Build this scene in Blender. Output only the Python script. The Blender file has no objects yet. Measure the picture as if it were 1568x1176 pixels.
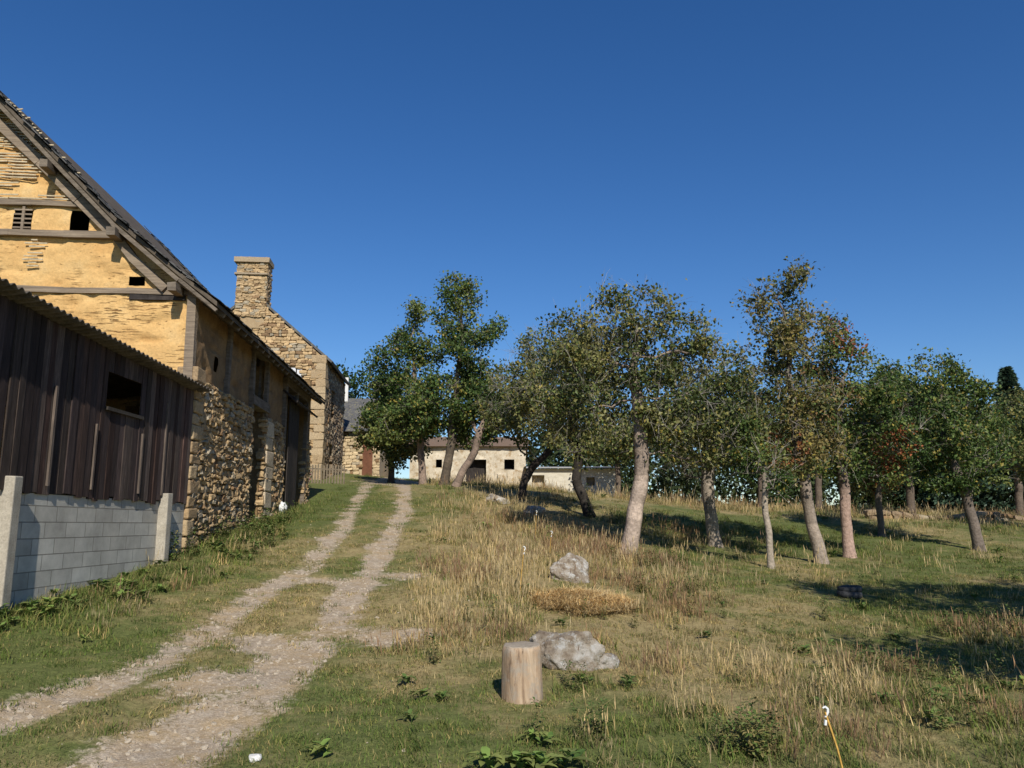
import bpy, math, random, numpy as np
from mathutils import Vector, Matrix, noise as mn
rng=np.random.default_rng(7); random.seed(7)
scene=bpy.context.scene
COL=scene.collection
# ------------------------------------------------------------------ node helpers
def M(name,rough=.9):
    m=bpy.data.materials.new(name); m.use_nodes=True
    nt=m.node_tree; b=nt.nodes['Principled BSDF']; b.inputs['Roughness'].default_value=rough
    b.inputs['Specular IOR Level'].default_value=.2
    return m,nt,b
def _in(nt,sock,v):
    if isinstance(v,bpy.types.NodeSocket): nt.links.new(v,sock)
    elif v is not None:
        if isinstance(v,(tuple,list)) and len(v)==3 and len(sock.default_value)==4: v=(*v,1)
        sock.default_value=v
def coord(nt,sc=(1,1,1),kind='Object'):
    t=nt.nodes.new('ShaderNodeTexCoord'); mp=nt.nodes.new('ShaderNodeMapping')
    nt.links.new(t.outputs[kind],mp.inputs[0]); mp.inputs['Scale'].default_value=sc
    return mp.outputs[0]
def nz(nt,v,scale,detail=6,rough=.6,dist=0):
    n=nt.nodes.new('ShaderNodeTexNoise'); nt.links.new(v,n.inputs['Vector'])
    n.inputs['Scale'].default_value=scale; n.inputs['Detail'].default_value=detail
    n.inputs['Roughness'].default_value=rough; n.inputs['Distortion'].default_value=dist
    return n.outputs[0]
def vor(nt,v,scale,feat='F1'):
    n=nt.nodes.new('ShaderNodeTexVoronoi'); n.feature=feat; nt.links.new(v,n.inputs['Vector']); n.inputs['Scale'].default_value=scale
    return n
def ramp(nt,f,stops):
    r=nt.nodes.new('ShaderNodeValToRGB'); nt.links.new(f,r.inputs[0]); e=r.color_ramp.elements
    while len(e)<len(stops): e.new(.5)
    for i,(p,c) in enumerate(stops):
        e[i].position=p; e[i].color=(*c,1) if isinstance(c,(tuple,list)) else (c,c,c,1)
    return r.outputs[0]
def mix(nt,f,a,b,mode='MIX'):
    n=nt.nodes.new('ShaderNodeMix'); n.data_type='RGBA'; n.blend_type=mode
    _in(nt,n.inputs[0],f); _in(nt,n.inputs[6],a); _in(nt,n.inputs[7],b); return n.outputs[2]
def math_(nt,op,a,b=0.):
    n=nt.nodes.new('ShaderNodeMath'); n.operation=op; _in(nt,n.inputs[0],a); _in(nt,n.inputs[1],b); return n.outputs[0]
def attr(nt,name,out='Color'):
    n=nt.nodes.new('ShaderNodeAttribute'); n.attribute_name=name; return n.outputs[out]
def bump(nt,b,h,st=.5,d=.02):
    n=nt.nodes.new('ShaderNodeBump'); nt.links.new(h,n.inputs['Height']); n.inputs['Strength'].default_value=st
    n.inputs['Distance'].default_value=d; nt.links.new(n.outputs[0],b.inputs['Normal'])
def noisy(name,c1,c2,scale=3,sc=(1,1,1),rough=.9,bst=.5,bd=.02,c3=None,fine=30):
    m,nt,b=M(name,rough); v=coord(nt,sc)
    n=nz(nt,v,scale,8,.65); f=nz(nt,v,fine,4)
    c=ramp(nt,n,[(.3,c1),(.7,c2)])
    if c3: c=mix(nt,ramp(nt,nz(nt,v,scale*2.3,5),[(.52,0),(.64,1)]),c,c3)
    c=mix(nt,1.,c,ramp(nt,f,[(.3,.75),(.7,1.15)]),'MULTIPLY')
    nt.links.new(c,b.inputs['Base Color']); bump(nt,b,mix(nt,.5,n,f),bst,bd); return m
# ------------------------------------------------------------------ mesh helpers
def link(o,parent=None):
    COL.objects.link(o)
    if parent: o.parent=parent
    return o
def empty(name,loc=(0,0,0),rz=0):
    e=bpy.data.objects.new(name,None); e.location=loc; e.rotation_euler=(0,0,rz); e.empty_display_size=.3; COL.objects.link(e); return e
def mesh_u(name,V,F,mat,smooth=False,cols=None,fl=None):
    V=np.asarray(V,dtype=np.float32); F=np.asarray(F,dtype=np.int32)
    me=bpy.data.meshes.new(name); k=F.shape[1]
    me.vertices.add(len(V)); me.vertices.foreach_set('co',V.ravel())
    me.loops.add(F.size); me.loops.foreach_set('vertex_index',F.ravel())
    me.polygons.add(len(F)); me.polygons.foreach_set('loop_start',np.arange(len(F),dtype=np.int32)*k)
    me.polygons.foreach_set('use_smooth',np.full(len(F),smooth))
    me.update(calc_edges=True)
    if cols is not None:
        a=me.color_attributes.new('col','FLOAT_COLOR','POINT')
        c=np.ones((len(V),4),dtype=np.float32); c[:,:3]=cols; a.data.foreach_set('color',c.ravel())
    if fl:
        for n,vv in fl.items():
            a=me.attributes.new(n,'FLOAT','POINT'); a.data.foreach_set('value',np.asarray(vv,dtype=np.float32))
    if mat: me.materials.append(mat)
    return me
def obj(name,me,parent=None,loc=None):
    o=bpy.data.objects.new(name,me); link(o,parent)
    if loc: o.location=loc
    return o
class MB:
    def __init__(s): s.v=[]; s.f=[]; s.c=[]
    def box(s,c,d,rot=None,jit=0,col=(1,1,1)):
        n=len(s.v)
        for k in range(8):
            p=Vector(((k&1)-.5,((k>>1)&1)-.5,((k>>2)&1)-.5)); p=Vector((p.x*d[0],p.y*d[1],p.z*d[2]))
            if jit: p+=Vector((random.uniform(-jit,jit) for _ in range(3)))
            if rot is not None: p=rot@p
            s.v.append(tuple(p+Vector(c))); s.c.append(col)
        for q in ((0,2,3,1),(4,5,7,6),(0,1,5,4),(2,6,7,3),(0,4,6,2),(1,3,7,5)): s.f.append(tuple(n+i for i in q))
    def bb(s,x0,x1,y0,y1,z0,z1,jit=0,col=(1,1,1)):
        s.box(((x0+x1)/2,(y0+y1)/2,(z0+z1)/2),(x1-x0,y1-y0,z1-z0),None,jit,col)
    def beam(s,p0,p1,w,t,up=(0,1,0),jit=0,col=(1,1,1)):
        p0=Vector(p0);p1=Vector(p1);d=p1-p0;L=d.length;z=d.normalized();y=Vector(up);x=y.cross(z).normalized();y=z.cross(x)
        R=Matrix((x,y,z)).transposed(); s.box((p0+p1)/2,(w,t,L),R,jit,col)
    def prism(s,poly,a,b,fn,col=(1,1,1)):
        n=len(s.v);k=len(poly)
        for d in (a,b):
            for p in poly: s.v.append(fn(p,d)); s.c.append(col)
        s.f.append(tuple(range(n,n+k))); s.f.append(tuple(range(n+2*k-1,n+k-1,-1)))
        for i in range(k):
            j=(i+1)%k; s.f.append((n+j,n+i,n+k+i,n+k+j))
    def make(s,name,mat,parent=None,smooth=False,bevel=0):
        me=bpy.data.meshes.new(name); me.from_pydata(s.v,[],s.f); me.materials.append(mat)
        a=me.color_attributes.new('col','FLOAT_COLOR','POINT')
        a.data.foreach_set('color',np.array([(*c,1) for c in s.c],dtype=np.float32).ravel())
        import bmesh
        bm=bmesh.new(); bm.from_mesh(me); bmesh.ops.recalc_face_normals(bm,faces=bm.faces); bm.to_mesh(me); bm.free()
        if smooth:
            for p in me.polygons: p.use_smooth=True
        o=obj(name,me,parent)
        if bevel:
            m=o.modifiers.new('bevel','BEVEL'); m.width=bevel; m.segments=2
        return o
# rounded stone template
_t=[];_f=[]
for a in range(3):
    for b_ in range(3):
        for c_ in range(3):
            if (a,b_,c_)!=(1,1,1): _t.append((a-1,b_-1,c_-1))
_ix={p:i for i,p in enumerate(_t)}
for ax in range(3):
    for sg in (-1,1):
        for i in (-1,0):
            for j in (-1,0):
                q=[]
                for (di,dj) in ((0,0),(1,0),(1,1),(0,1)):
                    p=[0,0,0]; p[ax]=sg; p[(ax+1)%3]=i+di; p[(ax+2)%3]=j+dj; q.append(_ix[tuple(p)])
                _f.append(q if sg>0 else q[::-1])
_t=np.array(_t,float); _tn=_t/np.linalg.norm(_t,axis=1)[:,None]
_T=(_t*.62+_tn*1.0*.42)*.5
_F=np.array(_f)
def stones(name,u0,u1,z0,z1,fn,mat,parent,size=1.,holes=(),thick=.16,base=(.36,.24,.12),top=None,flat=False):
    Vs=[];Fs=[];Cs=[];n=0; z=z0
    while z<z1:
        h=random.uniform(.08,.19)*size; u=u0+random.uniform(0,.05)
        while u<u1:
            w=min(random.uniform(.12,.44)*size,u1-u+.02); cu=u+w/2; cz=z+h/2+random.uniform(-.015,.015); u+=w
            if w<.05: continue
            if any(a<cu<b and c<cz<d for a,b,c,d in holes): continue
            if top and cz+h/2>top(cu): continue
            P=_T*np.array([w*.99,thick*random.uniform(.75,1.2),h*random.uniform(.85,1.12)]); P=P+rng.normal(0,.012 if not flat else .008,P.shape)
            P[:,2]+=P[:,0]*random.uniform(-.14,.14)
            d=random.uniform(-.025,.025)*(1 if not flat else .5)
            P=P+np.array([cu,d,cz]); Q=fn(P)
            k=random.uniform(.78,1.18); t=random.random()
            c=np.array(base)*k
            if t<.15: c=np.array([.40,.33,.23])*k*.95
            elif t<.27: c=np.array([.27,.17,.09])*k
            Vs.append(Q);Fs.append(_F+n);Cs.append(np.tile(c,(26,1)));n+=26
        z+=h
    return obj(name,mesh_u(name,np.concatenate(Vs),np.concatenate(Fs),mat,False,np.concatenate(Cs)),parent)
# value noise
def h2(i,j,s):
    n=(i*374761393+j*668265263+s*1442695041)&0xffffffff
    n=((n^(n>>13))*1274126177)&0xffffffff
    return ((n^(n>>16))&0xffff)/65535.
def vn(x,y,f=1.,s=0):
    x=np.asarray(x,float)*f; y=np.asarray(y,float)*f
    i=np.floor(x).astype(np.int64); j=np.floor(y).astype(np.int64); a=x-i; b=y-j; a=a*a*(3-2*a); b=b*b*(3-2*b)
    return (h2(i,j,s)*(1-a)+h2(i+1,j,s)*a)*(1-b)+(h2(i,j+1,s)*(1-a)+h2(i+1,j+1,s)*a)*b
def fbm(x,y,f=1.,s=0): return vn(x,y,f,s)*.5+vn(x,y,f*2.1,s+1)*.3+vn(x,y,f*4.3,s+2)*.2
# ------------------------------------------------------------------ terrain
CP=np.array([(-3,5.8,0),(-3,8,.15),(-3,10,.33),(-3,12,.55),(-3,15,.93),(-3.3,20,1.6),(-4,27,2.35),(-5,36,3.4),(-5.5,45,4.1),
(-6,9.6,.6),(-6,13.9,.97),(-6.1,15,1.13),(-6.6,20,1.7),(-7,26.7,2.34),(-8.6,36,3.6),(-6,6,.3),(-12,44,4.7),(-6,48,4.3),(0,48,4.0),(4,46,3.3),
(.1,7.7,.03),(.65,9.2,.2),(.95,14,.73),(2.74,19.5,.91),(2.5,26,1.9),(.3,29,2.5),(-2.9,34,3.3),(5.97,24,.98),(6,19,.63),(7.9,21,.66),(9.3,22.5,.75),(13.1,29,1.25),(14.9,26,.8),
(17.7,36,2.0),(30,60,2.4),(15,60,2.8),(10,58,3.2),(4.5,10.7,0),(6.8,10.7,0),(10.8,17,.34),(6.4,15.5,.24),(2.3,12,.36),(0,0,-.3),(-6,0,0),(8,0,-.4),(5,5.8,-.05),
(60,100,4),(-60,100,5.5),(0,120,5.0),(-60,40,4.5),(60,40,2.0),(60,0,-.5),(-60,0,0),(0,-60,-2),(60,-60,-2),(-60,-60,-2),(25,20,.6),(-20,15,1.2)],float)
def tk(r2): return .5*r2*np.log(r2+1e-9)
_n=len(CP); _K=tk(((CP[:,None,:2]-CP[None,:,:2])**2).sum(-1))+np.eye(_n)*.8
_Pm=np.c_[np.ones(_n),CP[:,:2]]
_A=np.block([[_K,_Pm],[_Pm.T,np.zeros((3,3))]]); _w=np.linalg.solve(_A,np.r_[CP[:,2],0,0,0])
LY=[4,5.8,6.9,7.8,10,12,15,19,24.5,33,38,50]; LX=[-2.6,-2.5,-2.5,-2.4,-2.3,-2.4,-2.5,-2.8,-3.27,-4.4,-5.2,-7]
KY=[4,6.5,7.6,8.7,12.3,14.5,18.5,27,36,45,50]; KX=[-4.1,-3.95,-3.75,-3.6,-3.7,-3.6,-3.9,-5.2,-6.3,-7,-8]
def dirt(x,y):
    x=np.asarray(x,float); y=np.asarray(y,float)
    w=(fbm(x,y,1.6,3)-.5)*.35; w2=(fbm(x,y,.7,33)-.5)
    r=np.abs(x-np.interp(y,LY,LX)+w*.7); l=np.abs(x-np.interp(y,KY,KX)+w*.6)
    wr=np.interp(y,[5,8,11,14,30,50],[.42,.42,.30,.26,.27,.35])*(1+w2*.7); wl=np.interp(y,[5,9,14,30,50],[.28,.24,.24,.28,.45])*(1-w2*.8)
    m=np.maximum(1-(r/wr)**2*.5,(1-(l/wl)**2*.5)*.82)
    for cx,cy,a,b in ((-1.6,10.1,.65,.5),(-1.95,14.0,.6,.4),(-2.8,13.4,.8,.4),(-2.8,9.6,.5,.5),(-2.9,7.8,.4,.5),(-5.2,38,2,4)):
        m=np.maximum(m,1.0-(((x-cx)/a)**2+((y-cy)/b)**2)*.5)
    m=m+w*2.6+(vn(x,y,7,9)-.5)*.4
    return np.clip(m,0,1)*(y>2)*(y<52)
def hz(x,y):
    x=np.asarray(x,float); y=np.asarray(y,float); sh=x.shape; X=x.ravel(); Y=y.ravel(); o=np.empty(len(X))
    for i in range(0,len(X),20000):
        a=X[i:i+20000]; b=Y[i:i+20000]; k=tk((a[:,None]-CP[None,:,0])**2+(b[:,None]-CP[None,:,1])**2)
        o[i:i+20000]=k@_w[:_n]+_w[_n]+_w[_n+1]*a+_w[_n+2]*b
    r=np.hypot(X,Y-20); t=np.clip((r-60)/50,0,1); t=t*t*(3-2*t)
    o=o*(1-t)+t*(4.+(fbm(X,Y,.01,5)-.5)*6*np.clip((r-100)/200,0,1)*np.where(Y>0,1,.2)-(Y<0)*3)
    return o.reshape(sh)
def hzf(x,y):
    b=hz(x,y); return b+(fbm(x,y,.9,11)-.5)*.10*np.clip((np.abs(np.asarray(x)+6))/2,0,1)-dirt(x,y)*.04
def H(x,y): return float(hzf(np.array([x]),np.array([y]))[0])
def dry(x,y):
    d=np.interp(x,[-6,-5.3,-4.6,-2.6,-1.8,-1,2.5,4,8,30],[.02,.15,.38,.48,.5,.66,.68,.44,.38,.42])
    d=d-.45*np.exp(-(((x-8.5)/5)**2+((y-27)/4)**2))+.2*np.exp(-(((x-.5)/2.5)**2+((y-19)/7)**2))
    d=d-.3*np.exp(-((y-6)/2.2)**2)*(x>-2)*(x<2.5)+(y>33)*.2
    return np.clip(d+(fbm(x,y,.45,21)-.5)*.9,0,1)
def spaced(lo,hi,st,far,g=1.18):
    a=list(np.arange(lo,hi,st)); s=st; x=a[-1]
    while x<far: s*=g; x+=s; a.append(x)
    s=st; x=a[0]; b=[]
    while x>-far: s*=g; x-=s; b.append(x)
    return np.array(b[::-1]+a)
gx=spaced(-8,10,.09,900); gy=spaced(4.5,30,.10,900)
GX,GY=np.meshgrid(gx,gy); GZ=hzf(GX,GY); nx,ny=len(gx),len(gy)
ii=np.arange(ny-1)[:,None]*nx+np.arange(nx-1)[None]; Fq=np.stack([ii,ii+1,ii+nx+1,ii+nx],-1).reshape(-1,4)
m,nt,b=M('ground_mat',.95); v=coord(nt)
d=attr(nt,'dirt','Fac'); dr=attr(nt,'dry','Fac')
n1=nz(nt,v,2.2,8,.7); n2=nz(nt,v,14,6,.7); n3=nz(nt,v,70,3,.6)
green=ramp(nt,n2,[(.3,(.075,.092,.024)),(.7,(.18,.195,.06))])
dryc=ramp(nt,n2,[(.3,(.21,.155,.07)),(.7,(.44,.345,.16))])
drf=math_(nt,'ADD',dr,math_(nt,'MULTIPLY',math_(nt,'SUBTRACT',n1,.5),1.3))
g=mix(nt,ramp(nt,drf,[(.25,0),(.7,1)]),green,dryc)
grav=ramp(nt,n2,[(.3,(.36,.265,.175)),(.52,(.50,.40,.29)),(.75,(.62,.52,.40))])
vv=vor(nt,v,28); peb=ramp(nt,vv.outputs['Distance'],[(.1,1.12),(.5,.85)])
grav=mix(nt,1.,grav,peb,'MULTIPLY')
grav=mix(nt,ramp(nt,n1,[(.46,0),(.62,.6)]),grav,(.46,.32,.16))
df=math_(nt,'ADD',d,math_(nt,'MULTIPLY',math_(nt,'SUBTRACT',n2,.5),1.4))
df=ramp(nt,df,[(.36,0),(.72,1)])
c=mix(nt,df,g,grav); c=mix(nt,1.,c,ramp(nt,n3,[(.3,.7),(.7,1.2)]),'MULTIPLY')
nt.links.new(c,b.inputs['Base Color']); bump(nt,b,mix(nt,.5,n2,n3),.8,.04)
V=np.c_[GX.ravel(),GY.ravel(),GZ.ravel()]
me=mesh_u('ground',V,Fq,m,True,None,{'dirt':dirt(GX.ravel(),GY.ravel()),'dry':dry(GX.ravel(),GY.ravel())})
obj('ground',me)
# ------------------------------------------------------------------ vertex-coloured material
def colmat(name,rough=.9,sc=20,trans=0,rnd=0,bst=0):
    m,nt,b=M(name,rough); v=coord(nt); c=attr(nt,'col')
    if sc: c=mix(nt,1.,c,ramp(nt,nz(nt,v,sc,4),[(.3,.7),(.7,1.25)]),'MULTIPLY')
    if rnd:
        oi=nt.nodes.new('ShaderNodeObjectInfo')
        c=mix(nt,1.,c,ramp(nt,oi.outputs['Random'],[(0,(1-rnd,1-rnd,1-rnd)),(.5,(1,1,1)),(1,(1+rnd*1.1,1+rnd*.8,1+rnd*.3))]),'MULTIPLY')
    nt.links.new(c,b.inputs['Base Color'])
    if bst: bump(nt,b,nz(nt,v,sc*1.5,6),bst,.03)
    if trans:
        t=nt.nodes.new('ShaderNodeBsdfTranslucent'); nt.links.new(c,t.inputs[0]); s=nt.nodes.new('ShaderNodeMixShader'); s.inputs[0].default_value=trans
        nt.links.new(b.outputs[0],s.inputs[1]); nt.links.new(t.outputs[0],s.inputs[2]); nt.links.new(s.outputs[0],nt.nodes['Material Output'].inputs[0])
    return m
MG=colmat('grass_mat',.8,0,.18,.32); ML=colmat('leaf_mat',.45,0,.25); MS=colmat('stone_mat',.9,22,0,0,.6); MW=colmat('old_wood_mat',.9,12,0,0,.4)
MBK=colmat('bark_mat',.95,14,0,0,.9)
# ------------------------------------------------------------------ grass tufts
gc=bpy.data.collections.new('grass_tufts')
def tuft(name,n,rad,h0,h1,w,cols,lean=.5,heads=0,headcol=(.4,.3,.15)):
    V=[];F=[];C=[]
    def quadstrip(pts,ws,side,col):
        k=len(V)
        for p,ww in zip(pts,ws):
            V.append(tuple(p-side*ww)); V.append(tuple(p+side*ww)); C.extend([col,col])
        for i in range(len(pts)-1): F.append((k+2*i,k+2*i+1,k+2*i+3,k+2*i+2))
    for i in range(n):
        a=random.uniform(0,6.283); r=rad*math.sqrt(random.random()); p=Vector((r*math.cos(a),r*math.sin(a),-.01))
        h=random.uniform(h0,h1); la=random.uniform(0,6.283); l=lean*random.uniform(.2,1.1); d=Vector((math.cos(la),math.sin(la),0))
        sd=Vector((-math.sin(la+random.uniform(-.8,.8)),math.cos(la),0)).normalized()
        c=random.choice(cols); k=random.uniform(.7,1.25); c=tuple(x*k for x in c)
        pts=[p+d*(l*h*t*t)+Vector((0,0,h*t*(1-.25*l*t))) for t in (0,.5,1)]
        quadstrip(pts,[w,w*.8,w*.12],sd,c)
        if i<heads:
            q=pts[-1]; quadstrip([q-Vector((0,0,.05)),q,q+Vector((0,0,.06))+d*.02],[.002,.0055,.001],sd,headcol)
    o=bpy.data.objects.new(name,mesh_u(name,V,F,MG,False,C)); gc.objects.link(o)
G1=[(.09,.14,.028),(.12,.17,.038),(.16,.19,.052),(.22,.2,.075)]; G2=[(.16,.175,.05),(.21,.2,.068),(.125,.15,.04),(.30,.24,.10)]
D1=[(.40,.31,.14),(.31,.23,.10),(.47,.37,.18),(.22,.2,.07)]; D2=[(.52,.41,.21),(.42,.32,.15),(.47,.38,.18),(.29,.22,.10)]
BR=[(.24,.15,.075),(.29,.18,.09),(.18,.11,.06)]
tuft('g00_short_green',50,.18,.02,.065,.0035,G1,1.)
tuft('g01_short_olive',50,.18,.02,.065,.0035,G2,1.1)
tuft('g02_short_dry',50,.18,.02,.07,.0032,D1+G2[:1],1.3)
tuft('g03_mid_green',40,.15,.05,.15,.0042,G1+G2[:1],.9)
tuft('g04_mid_dry',34,.15,.05,.16,.0034,D1+G2[:2],1.,5)
tuft('g05_tall_straw',20,.14,.09,.32,.0026,D2+G2[:2],.75,11,(.46,.36,.2))
tuft('g06_brown_weed',18,.14,.10,.27,.0030,BR+D1[1:2],.7,8,(.27,.17,.10))
tuft('g07_tall_mixed',30,.15,.06,.21,.0036,G1+D1+G2,.9,5)
def weed(name,n,L,w,cols,hmin=.2):
    V=[];F=[];C=[]
    for i in range(n):
        a=random.uniform(0,6.283); e=random.uniform(.3,1.2); d=Vector((math.cos(a)*math.cos(e),math.sin(a)*math.cos(e),math.sin(e)))
        sd=Vector((-math.sin(a),math.cos(a),0)); l=L*random.uniform(.6,1.2); base=Vector((random.uniform(-.04,.04),random.uniform(-.04,.04),random.uniform(0,hmin)))
        c=random.choice(cols); k=len(V); kk=random.uniform(.7,1.2)
        for t,ww in ((0,.12),(.25,.8),(.55,1),(.85,.5),(1,.04)):
            p=base+d*l*t+Vector((0,0,-.5*l*t*t))
            for s in (-1,0,1): V.append(tuple(p+sd*s*w*ww+Vector((0,0,abs(s)*w*.25)))); C.append(tuple(x*kk for x in c))
        for j in range(4):
            for s in (0,1): F.append((k+3*j+s,k+3*j+s+1,k+3*j+s+4,k+3*j+s+3))
    o=bpy.data.objects.new(name,mesh_u(name,V,F,MG,True,C)); gc.objects.link(o)
weed('g08_weed_broad',12,.14,.026,[(.09,.16,.04),(.13,.20,.05),(.17,.2,.06)],.08)
weed('g09_weed_bushy',70,.055,.010,[(.10,.15,.04),(.15,.18,.06),(.23,.2,.08)],.28)
tuft('g10_flat_straw',110,.24,.05,.16,.005,[(.64,.47,.22),(.58,.41,.19),(.68,.53,.29)],3.0)
def scatter(name,coll,P,R,S,I):
    me=bpy.data.meshes.new(name); me.vertices.add(len(P)); me.vertices.foreach_set('co',np.asarray(P,dtype=np.float32).ravel())
    a=me.attributes.new('rot','FLOAT_VECTOR','POINT'); a.data.foreach_set('vector',np.asarray(R,dtype=np.float32).ravel())
    a=me.attributes.new('scl','FLOAT','POINT'); a.data.foreach_set('value',np.asarray(S,dtype=np.float32))
    a=me.attributes.new('idx','INT','POINT'); a.data.foreach_set('value',np.asarray(I,dtype=np.int32))
    o=obj(name,me); ng=bpy.data.node_groups.new(name,'GeometryNodeTree')
    ng.interface.new_socket('Geometry',in_out='INPUT',socket_type='NodeSocketGeometry'); ng.interface.new_socket('Geometry',in_out='OUTPUT',socket_type='NodeSocketGeometry')
    N=ng.nodes; L=ng.links; gi=N.new('NodeGroupInput'); go=N.new('NodeGroupOutput'); ci=N.new('GeometryNodeCollectionInfo'); ip=N.new('GeometryNodeInstanceOnPoints')
    ci.inputs['Collection'].default_value=coll; ci.inputs['Separate Children'].default_value=True; ci.inputs['Reset Children'].default_value=True
    def na(n,t):
        x=N.new('GeometryNodeInputNamedAttribute'); x.data_type=t; x.inputs['Name'].default_value=n; return x.outputs[0]
    L.new(gi.outputs[0],ip.inputs['Points']); L.new(ci.outputs[0],ip.inputs['Instance']); ip.inputs['Pick Instance'].default_value=True
    L.new(na('idx','INT'),ip.inputs['Instance Index']); L.new(na('rot','FLOAT_VECTOR'),ip.inputs['Rotation']); L.new(na('scl','FLOAT'),ip.inputs['Scale'])
    L.new(ip.outputs[0],go.inputs[0]); md=o.modifiers.new('scatter','NODES'); md.node_group=ng; return o
PX=[];PY=[];PI=[];PS=[]
def zone(y0,y1,dens,sc):
    x0=max(-.80*y1-2,-30); x1=.80*y1+2; n=int((x1-x0)*(y1-y0)*dens)
    x=rng.uniform(x0,x1,n); y=rng.uniform(y0,y1,n)
    k=(x>-.74*y-1.5)&(x<.74*y+1.5)&~((x<-6.03-.068*np.clip(y-15,0,99))&(y<46))&~((x>-6.3)&(x<6.2)&(y>46))
    x=x[k];y=y[k]; dm=dirt(x,y)+(vn(x,y,5,77)-.5)*.4; k=rng.random(len(x))>np.clip((dm-.38)*2.8,0,.98); x=x[k];y=y[k]
    dd=dry(x,y)+rng.normal(0,.2,len(x)); tall=fbm(x,y,.6,41)+rng.normal(0,.10,len(x))
    med=(x<np.interp(y,LY,LX)+.85)&(x>np.interp(y,KY,KX)-.95)
    bank=(x>np.interp(y,LY,LX)+.95)&(x<3.0)&(y>8.6)
    idx=np.where(dd<.36,0,np.where(dd<.6,1,2))
    t=np.where(bank,tall+.02,np.where(med,tall-.5,np.where(x<-4.4,tall-.10,np.where(y>22,tall-.06,tall-.19))))
    m1=t>.50; idx=np.where(m1,np.where(dd<.45,3,np.where(dd<.66,7,4)),idx)
    m2=(t>.60)&(dd>.45); idx=np.where(m2&~med,np.where(vn(x,y,.8,55)>.66,6,5),idx)
    u=rng.random(len(x)); idx=np.where((u<.010)&~med,8,idx); idx=np.where((u>.988)&~med&(x>-1),9,idx); idx=np.where((u>.6)&(u<.618)&~med&(x>-1),5,idx)
    keep=~((idx<=2)&(rng.random(len(x))<.25)); x=x[keep];y=y[keep];idx=idx[keep]
    s=rng.uniform(.6,1.25,len(x))*sc
    PX.append(x);PY.append(y);PI.append(idx);PS.append(s)
zone(3,6,55,.9);zone(6,9,58,.95);zone(9,13,38,1.05);zone(13,19,22,1.2);zone(19,30,10,1.45);zone(30,50,4,1.7)
def cluster(cx,cy,rx,ry,n,idx,s0,s1):
    a=rng.uniform(0,6.283,n); r=np.sqrt(rng.random(n)); PX.append(cx+rx*r*np.cos(a));PY.append(cy+ry*r*np.sin(a));PI.append(rng.choice(idx,n));PS.append(rng.uniform(s0,s1,n))
cluster(.05,6.0,.35,.18,9,[8],.9,1.4); cluster(.5,6.5,.5,.4,12,[8,9,3],.6,1.1); cluster(-.7,7.3,.5,.5,8,[8,3],.6,1.0); cluster(.75,8.1,.4,.25,14,[8,9,3],.8,1.2)
cluster(-5.65,11,.3,3,80,[3,8,3],.9,1.4); cluster(-5.8,18,.45,4,80,[3,9,8,3],1.1,1.8); cluster(-5.0,13,.5,2.5,60,[3,8,3],.8,1.3); cluster(-5.2,16.5,.6,1.6,50,[9,8,3],.9,1.5)
cluster(1.75,6.3,.22,.2,14,[9],.8,1.2); cluster(4.2,9.3,.8,.4,24,[9,6],.8,1.3); cluster(2.6,13.5,1,.8,30,[9,6,7],.8,1.3); cluster(7.0,12,1.0,.6,26,[9,6],.9,1.5)
cluster(3.2,17.5,1.5,1,40,[6,6,9],1,1.5); cluster(1.9,20,1.4,2.5,70,[6,4,6],1.1,1.6); cluster(0,21,1.4,4,70,[5,4,6],1.1,1.5)
cluster(3.4,7.6,.9,.7,18,[9,7,8],.7,1.1); cluster(5.4,8.4,.8,.5,16,[9,6,8],.8,1.2)
cluster(5,25,3,1,40,[6,4,9],1.3,2); cluster(12,36,9,3,110,[6,5,4],1.6,2.4); cluster(.35,7.1,.25,.2,8,[7],.6,.8); cluster(.9,16,.8,1.5,40,[5,4],1,1.3)
PX=np.concatenate(PX);PY=np.concatenate(PY);PI=np.concatenate(PI);PS=np.concatenate(PS)
k=(np.hypot(PX-.1,PY-7.75)>.22)&~((np.abs(PX-1.05)<.6)&(np.abs(PY-12.1)<.6)); PX,PY,PI,PS=PX[k],PY[k],PI[k],PS[k]
fr=(np.hypot(PX-.15,PY-7.2)<.55)|((np.abs(PX-.62)<.5)&(np.abs(PY-8.3)<.45))|((np.abs(PX-.98)<.7)&(np.abs(PY-10.8)<1.1))|((np.abs(PX-.95)<.5)&(np.abs(PY-13.3)<.6)); PI=np.where(fr&np.isin(PI,[4,5,6,7]),1,PI); PS=np.where(fr,PS*.85,PS)
_a=rng.uniform(0,6.283,110); _r=np.sqrt(rng.random(110)); PX=np.r_[PX,1.05+.6*_r*np.cos(_a)]; PY=np.r_[PY,12.1+.6*_r*np.sin(_a)]; PI=np.r_[PI,np.full(110,10)]; PS=np.r_[PS,rng.uniform(.8,1.3,110)]
n=len(PX); R=np.c_[rng.normal(0,.08,n),rng.normal(0,.08,n),rng.uniform(0,6.283,n)]
scatter('grass',gc,np.c_[PX,PY,hzf(PX,PY)+(PI==10)*rng.uniform(0,.05,n)],R,PS,PI)
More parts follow.
